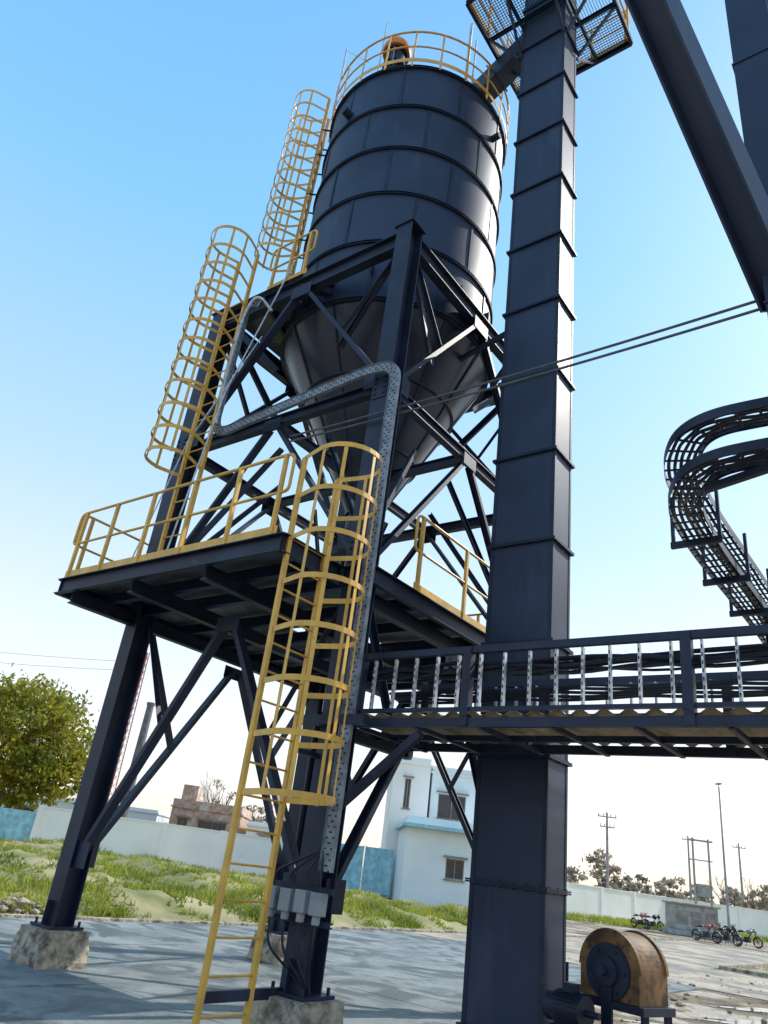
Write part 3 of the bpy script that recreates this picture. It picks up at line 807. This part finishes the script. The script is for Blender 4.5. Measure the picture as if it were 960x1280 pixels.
# ================================================================== BUILDINGS
def building(name,x0,x1,y0,y1,h,mt,wins,par=.35,band=None,e=None,z0=0,sub='walls'):
    e=e or empty(name); b=B(); t=.2
    xs=sorted({x0,x1,*[w[0] for w in wins],*[w[1] for w in wins]}); zs_=sorted({z0,h,*[w[2] for w in wins],*[w[3] for w in wins]})
    for i in range(len(xs)-1):
        for j in range(len(zs_)-1):
            cx=(xs[i]+xs[i+1])/2; cz=(zs_[j]+zs_[j+1])/2
            if any(w[0]<cx<w[1] and w[2]<cz<w[3] for w in wins): continue
            b.box(V((cx,y0+t/2,cz)),V(((xs[i+1]-xs[i])/2,0,0)),V((0,t/2,0)),Z*(zs_[j+1]-zs_[j])/2)
    b.box(V((x0+t/2,(y0+y1)/2+t/2,(h+z0)/2)),V((t/2,0,0)),V((0,(y1-y0-t)/2,0)),Z*(h-z0)/2)
    b.box(V((x1-t/2,(y0+y1)/2+t/2,(h+z0)/2)),V((t/2,0,0)),V((0,(y1-y0-t)/2,0)),Z*(h-z0)/2)
    b.box(V(((x0+x1)/2,y1-t/2,(h+z0)/2)),V(((x1-x0)/2-t,0,0)),V((0,t/2,0)),Z*(h-z0)/2)
    b.box(V(((x0+x1)/2,(y0+y1)/2,h+.06)),V(((x1-x0)/2+.12,0,0)),V((0,(y1-y0)/2+.12,0)),Z*.06)
    if par:
        for (xa,xb,ya,yb) in ((x0,x1,y0,y0+.15),(x0,x1,y1-.15,y1),(x0,x0+.15,y0+.15,y1-.15),(x1-.15,x1,y0+.15,y1-.15)):
            b.box(V(((xa+xb)/2,(ya+yb)/2,h+.12+par/2)),V(((xb-xa)/2,0,0)),V((0,(yb-ya)/2,0)),Z*par/2)
    b.make(sub,mt,e)
    g_=B(); f=B(); 
    for w in wins:
        cx=(w[0]+w[1])/2; cz=(w[2]+w[3])/2; hw=(w[1]-w[0])/2; hz=(w[3]-w[2])/2
        g_.box(V((cx,y0+.14,cz)),V((hw,0,0)),V((0,.01,0)),Z*hz)
        for sx_ in (-1,0,1): f.box(V((cx+sx_*(hw-.03),y0+.1,cz)),V((.03,0,0)),V((0,.03,0)),Z*hz)
        for sz in (-1,1): f.box(V((cx,y0+.1,cz+sz*(hz-.03))),V((hw-.061,0,0)),V((0,.029,0)),Z*.03)
        f.box(V((cx,y0-.15,w[3]+.1)),V((hw+.15,0,0)),V((0,.2,0)),Z*.04)
        f.box(V((cx,y0-.03,w[2]-.04)),V((hw+.08,0,0)),V((0,.08,0)),Z*.035)
    if wins: g_.make('window_panes_'+sub,M_glass,e); f.make('window_frames_'+sub,M_frame,e)
    if band:
        c=B()
        c.box(V(((x0+x1)/2,y0-.2,h-.02)),V(((x1-x0)/2+.3,0,0)),V((0,.35,0)),Z*.09); c.box(V((x0-.14,(y0+y1)/2,h-.02)),V((.14,0,0)),V((0,(y1-y0)/2,0)),Z*.09)
        c.make('cornice_'+sub,band,e)
    return e
e=building('gatehouse_building',3.6,10.6,44,50,3.95,M_pblue,[(5.9,6.9,1.5,2.5),(8.2,9.4,1.3,2.5)],band=M_blueg)
building('',2.9,5.3,50.3,56,7.9,M_white,[(3.7,4.1,5.2,7.0)],e=e,sub='stair_tower_walls')
building('',5.5,8.6,50.8,56,7.6,M_pblue,[(6.0,7.8,4.9,6.4)],e=e,sub='upper_storey_walls')
e=building('brick_house',-13.2,-7.8,62,69,3.9,M_brick,[(-12.6,-11.8,2.2,3.2),(-11,-8.8,2.3,3.2)],par=.5)
b=B(); b.box(V((-12.2,63.5,4.95)),V((.6,0,0)),V((0,.8,0)),Z*.7); b.make('roof_tank_room',M_brick,e)
e=building('white_shed',-7.2,-3.0,62,68,3.3,M_white,[(-6.2,-5.2,1.9,2.7)],par=.2)
e=building('low_warehouse',-30,-16,70,80,3.4,M_pblue,[(-28,-26.5,1.5,2.6)],par=.2)
# ================================================================== POLES / MASTS
def upole(name,x,y,h,r,arms,mt):
    e=empty(name); b=B(); b.tube([(x,y,0),(x,y,h)],r,10,r2=r*.6); 
    for z,w in arms:
        b.bar((x-w,y-.08,z),(x+w,y-.08,z),.08,.1)
        for k in (-1,-.4,.4,1): b.tube([(x+w*k*.92,y-.08,z+.05),(x+w*k*.92,y-.08,z+.28)],.04,6)
    b.make('pole',mt,e,smooth=True)
upole('utility_pole',25.2,75,9.0,.16,[(8.6,.9),(7.7,.7)],M_polec)
upole('utility_pole',48,95,9.5,.16,[(9,.8)],M_polec)
upole('utility_pole',44,100,10,.16,[(9.5,.8)],M_polec)
e=empty('street_light_pole'); b=B(); b.tube([(26.2,54,0),(26.2,54,9.6)],.09,10,r2=.05); b.tube([(26.2,54,9.5),(26.0,53.6,9.75)],.03,6); b.box(V((25.9,53.4,9.75)),V((.12,0,0)),V((0,.25,0)),Z*.05); b.box(V((26.2,54,.15)),V((.25,0,0)),V((0,.25,0)),Z*.15)
b.make('pole',M_polec,e,smooth=True)
e=empty('double_pole_structure'); b=B()
for x in (31.2,32.6): b.tube([(x,70,0),(x,70,7.4)],.12,8,r2=.09)
b.bar((30.8,70,7.2),(33,70,7.2),.12,.15); b.bar((30.9,70,5.6),(32.9,70,5.6),.1,.1); b.box(V((31.9,70,3.2)),V((.5,0,0)),V((0,.35,0)),Z*.5)
b.make('poles',M_polec,e)
e=empty('boiler_chimney'); b=B(); b.lathe((-16.8,62,0),[(.42,0),(.36,6),(.28,11.2),(.34,11.2),(.34,11.4),(.2,11.4)],24); b.make('stack',M_pole,e,smooth=True)
e=empty('lattice_mast'); b=B()
hm=13.2
for k in range(3):
    t=k*2.094; b.tube([(-15.2+.3*math.cos(t),52+.3*math.sin(t),0),(-15.2+.1*math.cos(t),52+.1*math.sin(t),hm)],.035,6)
for i in range(26):
    z=i*.5; 
    for k in range(3):
        r0=.3-.2*z/hm; r1=.3-.2*(z+.5)/hm; t=k*2.094; t2=t+2.094
        b.tube([(-15.2+r0*math.cos(t),52+r0*math.sin(t),z),(-15.2+r1*math.cos(t2),52+r1*math.sin(t2),z+.5)],.015,4)
b.make('mast',M_red,e)
e=empty('power_line'); b=B()
for (a,c,s_) in (((-60,70,16),(-15.2,52,12.5),.8),((-60,70,15),(-15.2,52,11.9),.9),((25.2,74.9,8.9),(75,110,10),1.2),((11,100,9),(25.2,74.9,8.9),.8)):
    a=V(a);c=V(c); pts=[lerp(a,c,i/16)-Z*(s_*4*(i/16)*(1-i/16)) for i in range(17)]; b.tube(pts,.012,4)
b.make('wires',M_wire,e)
e=empty('transformer_kiosk'); b=B(); b.box(V((24.6,56,1.1)),V((1.5,0,0)),V((0,.8,0)),Z*.75); b.box(V((24.6,56,1.92)),V((1.65,0,0)),V((0,.95,0)),Z*.06); b.box(V((24.6,56,.17)),V((1.7,0,0)),V((0,1,0)),Z*.17)
b.make('housing',M_polec,e,bevel=.03); b=B()
for k in range(3): 
    for j in range(6): b.box(V((23.6+k*1.0,55.185,.75+j*.14)),V((.38,0,0)),V((0,.012,0)),Z*.035)
b.make('louvres',M_frame,e)
# ================================================================== MOTORCYCLES
def bike(x,y,rot,colm):
    e=empty('parked_motorcycle'); fr=V((math.cos(rot),math.sin(rot),0)); sd=fr.cross(Z); c=V((x,y,0))
    b=B()
    for k in (-.65,.65):
        ctr=c+fr*k+Z*.31; b.tube([ctr+fr*.27*math.cos(t)+Z*.27*math.sin(t) for t in [2*math.pi*i/20 for i in range(20)]],.05,6,closed=True)
        for i in range(6):
            t=math.pi*i/6; b.tube([ctr-(fr*math.cos(t)+Z*math.sin(t))*.25,ctr+(fr*math.cos(t)+Z*math.sin(t))*.25],.008,4)
    b.tube([c+fr*.65+Z*.31,c+fr*.42+Z*.95],.03,6); b.tube([c+fr*.42+Z*.9,c+fr*.1+Z*.55,c-fr*.2+Z*.35,c-fr*.65+Z*.31],.03,6); b.tube([c+fr*.4+Z*.85,c-fr*.7+Z*.72],.03,6)
    b.tube([c+fr*.38+Z*1.0-sd*.33,c+fr*.45+Z*.98,c+fr*.38+Z*1.0+sd*.33],.018,6)
    b.box(c+Z*.38,fr*.16,sd*.12,Z*.15); b.ball(c-fr*.35+Z*.8,.32,.14,.07) if abs(fr.x)>.7 else b.ball(c-fr*.35+Z*.8,.14,.32,.07)
    b.tube([c-fr*.1+sd*.15+Z*.25,c-fr*.75+sd*.16+Z*.35],.04,6); b.tube([c+sd*.05+Z*.35,c+sd*.25],.015,5)
    b.make('frame_and_wheels',M_blk,e,smooth=True)
    b=B(); b.ball(c+fr*.15+Z*.82,.26,.15,.14) if abs(fr.x)>.7 else b.ball(c+fr*.15+Z*.82,.15,.26,.14)
    b.ball(c+fr*.52+Z*.85,.1,.1,.12); b.make('tank_and_lamp',colm,e,smooth=True)
for i,(x,y) in enumerate(((21.8,58),(22.8,58.3),(26.6,60),(28,60),(29.2,60.2),(25.6,50.5),(22.6,49.5),(23.7,49.2))):
    bike(x,y,-1.2+U(-.3,.3),[M_red,M_blk,M_grey][i%3])
# ================================================================== TREES
def leafcloud(b,c,rx,ry,rz,nclump,per,ls):
    c=V(c)
    for k in range(nclump):
        while True:
            d=V((U(-1,1),U(-1,1),U(-1,1)))
            if .35<d.length<1: break
        d=d*(d.length**-.35)*.92
        cc=c+V((d.x*rx,d.y*ry,d.z*rz)); cr=U(.5,1.0)*min(rx,rz)*.26
        for j in range(per):
            q=cc+V((random.gauss(0,1)*cr*.6,random.gauss(0,1)*cr*.6,random.gauss(0,1)*cr*.45))
            n=V((U(-1,1),U(-1,1),U(-.3,1))).normalized(); t=n.orthogonal().normalized(); u=n.cross(t); s_=ls*U(.6,1.4); a=U(0,6.28)
            t,u=t*math.cos(a)+u*math.sin(a),u*math.cos(a)-t*math.sin(a)
            i=len(b.v); b.v+=[q-t*s_,q+u*s_*.5,q+t*s_,q-u*s_*.5]; b.f.append((i,i+1,i+2,i+3))
def limbs(b,base,h,r,n,spread):
    base=V(base); top=base+Z*h*.45
    b.tube([base,base+V((.1,0,h*.25)),top],r,8,r2=r*.6)
    for k in range(n):
        t=2*math.pi*k/n+U(-.3,.3); s0=base+Z*h*U(.3,.45); m=s0+V((math.cos(t)*spread*.45,math.sin(t)*spread*.45,h*.2)); q=m+V((math.cos(t)*spread*.4,math.sin(t)*spread*.4,h*U(.1,.28)))
        b.tube([s0,m,q],r*.45,6,r2=r*.1)
        for j in range(3):
            w=m+V((U(-1,1)*spread*.4,U(-1,1)*spread*.4,h*U(.08,.25))); b.tube([m,w],r*.18,5,r2=r*.05)
def tree(name,x,y,h,rx,rz,nc,per,ls,m=M_leaf):
    e=empty(name); b=B(); limbs(b,(x,y,0),h,h*.03,7,rx*.9); b.make('trunk_and_limbs',M_bark,e,smooth=True)
    b=B(); leafcloud(b,(x,y,h-rz),rx,rx,rz,nc,per,ls); leafcloud(b,(x+rx*.35,y,h-rz*1.35),rx*.7,rx*.7,rz*.6,nc//3,per,ls); b.make('crown',m,e)
tree('broadleaf_tree',-22.2,52,10.4,5.1,4.2,170,80,.18)
tree('broadleaf_tree',-31,58,9.0,4.5,3.6,60,60,.22)
tree('small_tree',-11.5,74,7.6,1.5,2.0,16,24,.10,M_leaf2)
tree('small_tree',-8.2,77,6.2,2.0,1.8,24,36,.14,M_leaf2)
tree('small_tree',25.8,78,6.0,1.6,1.8,30,40,.14,M_leaf2)
b=B()
for k in range(80):
    x=U(14,110); y=U(96,125); r=U(1.6,3.0); leafcloud(b,(x,y,U(2.0,3.8)),r,r,r*.85,12,26,.28)
for k in range(26):
    x=U(-90,-8); y=U(100,130); r=U(2,3.2); leafcloud(b,(x,y,U(1.0,2.5)),r,r,r*.8,10,26,.3)
b.make('distant_trees',M_leaf2)
b=B()
def branch(p,d,l,r,dep):
    q=p+d*l; b.tube([p,q],r,4,r2=r*.6)
    if dep==0: return
    for k in range(3):
        nd=(d+V((U(-.6,.6),U(-.6,.6),U(-.1,.35)))).normalized(); branch(lerp(p,q,U(.6,1)),nd,l*U(.55,.8),r*.55,dep-1)
for k in range(26):
    x=U(20,95); y=U(92,115); h=U(5,8); branch(V((x,y,0)),V((U(-.05,.05),0,1)),h*.4,.1,4)
branch(V((-11.5,74,0)),Z,3.2,.12,5)
b.make('bare_winter_trees',M_bark)
# ================================================================== WORLD, SUN, CAMERA
az,elv=math.radians(62),math.radians(42)
s=V((math.cos(elv)*math.sin(az),math.cos(elv)*math.cos(az),math.sin(elv)))
w=bpy.data.worlds.new('World'); scene.world=w; w.use_nodes=True
nt=w.node_tree; N=nt.nodes; L=nt.links; bg=N['Background']; sk=N.new('ShaderNodeTexSky'); sk.sky_type='NISHITA'; sk.sun_disc=False
sk.sun_elevation=elv; sk.sun_rotation=az; sk.air_density=1.0; sk.dust_density=1.6; sk.ozone_density=1.2
L.new(sk.outputs[0],bg.inputs[0]); bg.inputs[1].default_value=.07
# bright humid haze added on top of the clear-sky model, thickening towards the horizon
tc=N.new('ShaderNodeTexCoord'); sp=N.new('ShaderNodeSeparateXYZ'); L.new(tc.outputs['Generated'],sp.inputs[0])
rp=N.new('ShaderNodeValToRGB'); e=rp.color_ramp.elements
e[0].position=0; e[0].color=(.82,.72,.66,1); e[1].position=1; e[1].color=(.09,.36,.76,1)
for p_,c_ in ((.10,(.84,.82,.80)),(.24,(.70,.78,.84)),(.42,(.44,.66,.86)),(.70,(.20,.53,.88))):
    x=e.new(p_); x.color=(*c_,1)
L.new(sp.outputs['Z'],rp.inputs['Fac'])
bg2=N.new('ShaderNodeBackground'); L.new(rp.outputs['Color'],bg2.inputs[0]); bg2.inputs[1].default_value=1.0
ad=N.new('ShaderNodeAddShader'); L.new(bg.outputs[0],ad.inputs[0]); L.new(bg2.outputs[0],ad.inputs[1]); L.new(ad.outputs[0],N['World Output'].inputs['Surface'])
ld=bpy.data.lights.new('sun','SUN'); ld.energy=4.2; ld.angle=math.radians(.5); ld.color=(1,.95,.86)
lo=bpy.data.objects.new('sun',ld); scene.collection.objects.link(lo); lo.rotation_euler=s.to_track_quat('Z','Y').to_euler()
cd=bpy.data.cameras.new('camera'); co=bpy.data.objects.new('camera',cd); scene.collection.objects.link(co)
cd.sensor_fit='VERTICAL'; cd.sensor_height=36; cd.lens=36*917/1280; cd.clip_end=3000; cd.clip_start=.05
p=math.radians(25.7); r=math.radians(7.7)
fwd=V((0,math.cos(p),math.sin(p))); R0=V((1,0,0)); U0=V((0,-math.sin(p),math.cos(p)))
up=U0*math.cos(r)-R0*math.sin(r); rt=R0*math.cos(r)+U0*math.sin(r)
m=Matrix((rt,up,-fwd)).transposed().to_4x4(); m.translation=V((0,0,1.6)); co.matrix_world=m
scene.camera=co
scene.view_settings.view_transform='Standard'; scene.view_settings.look='None'; scene.view_settings.exposure=0
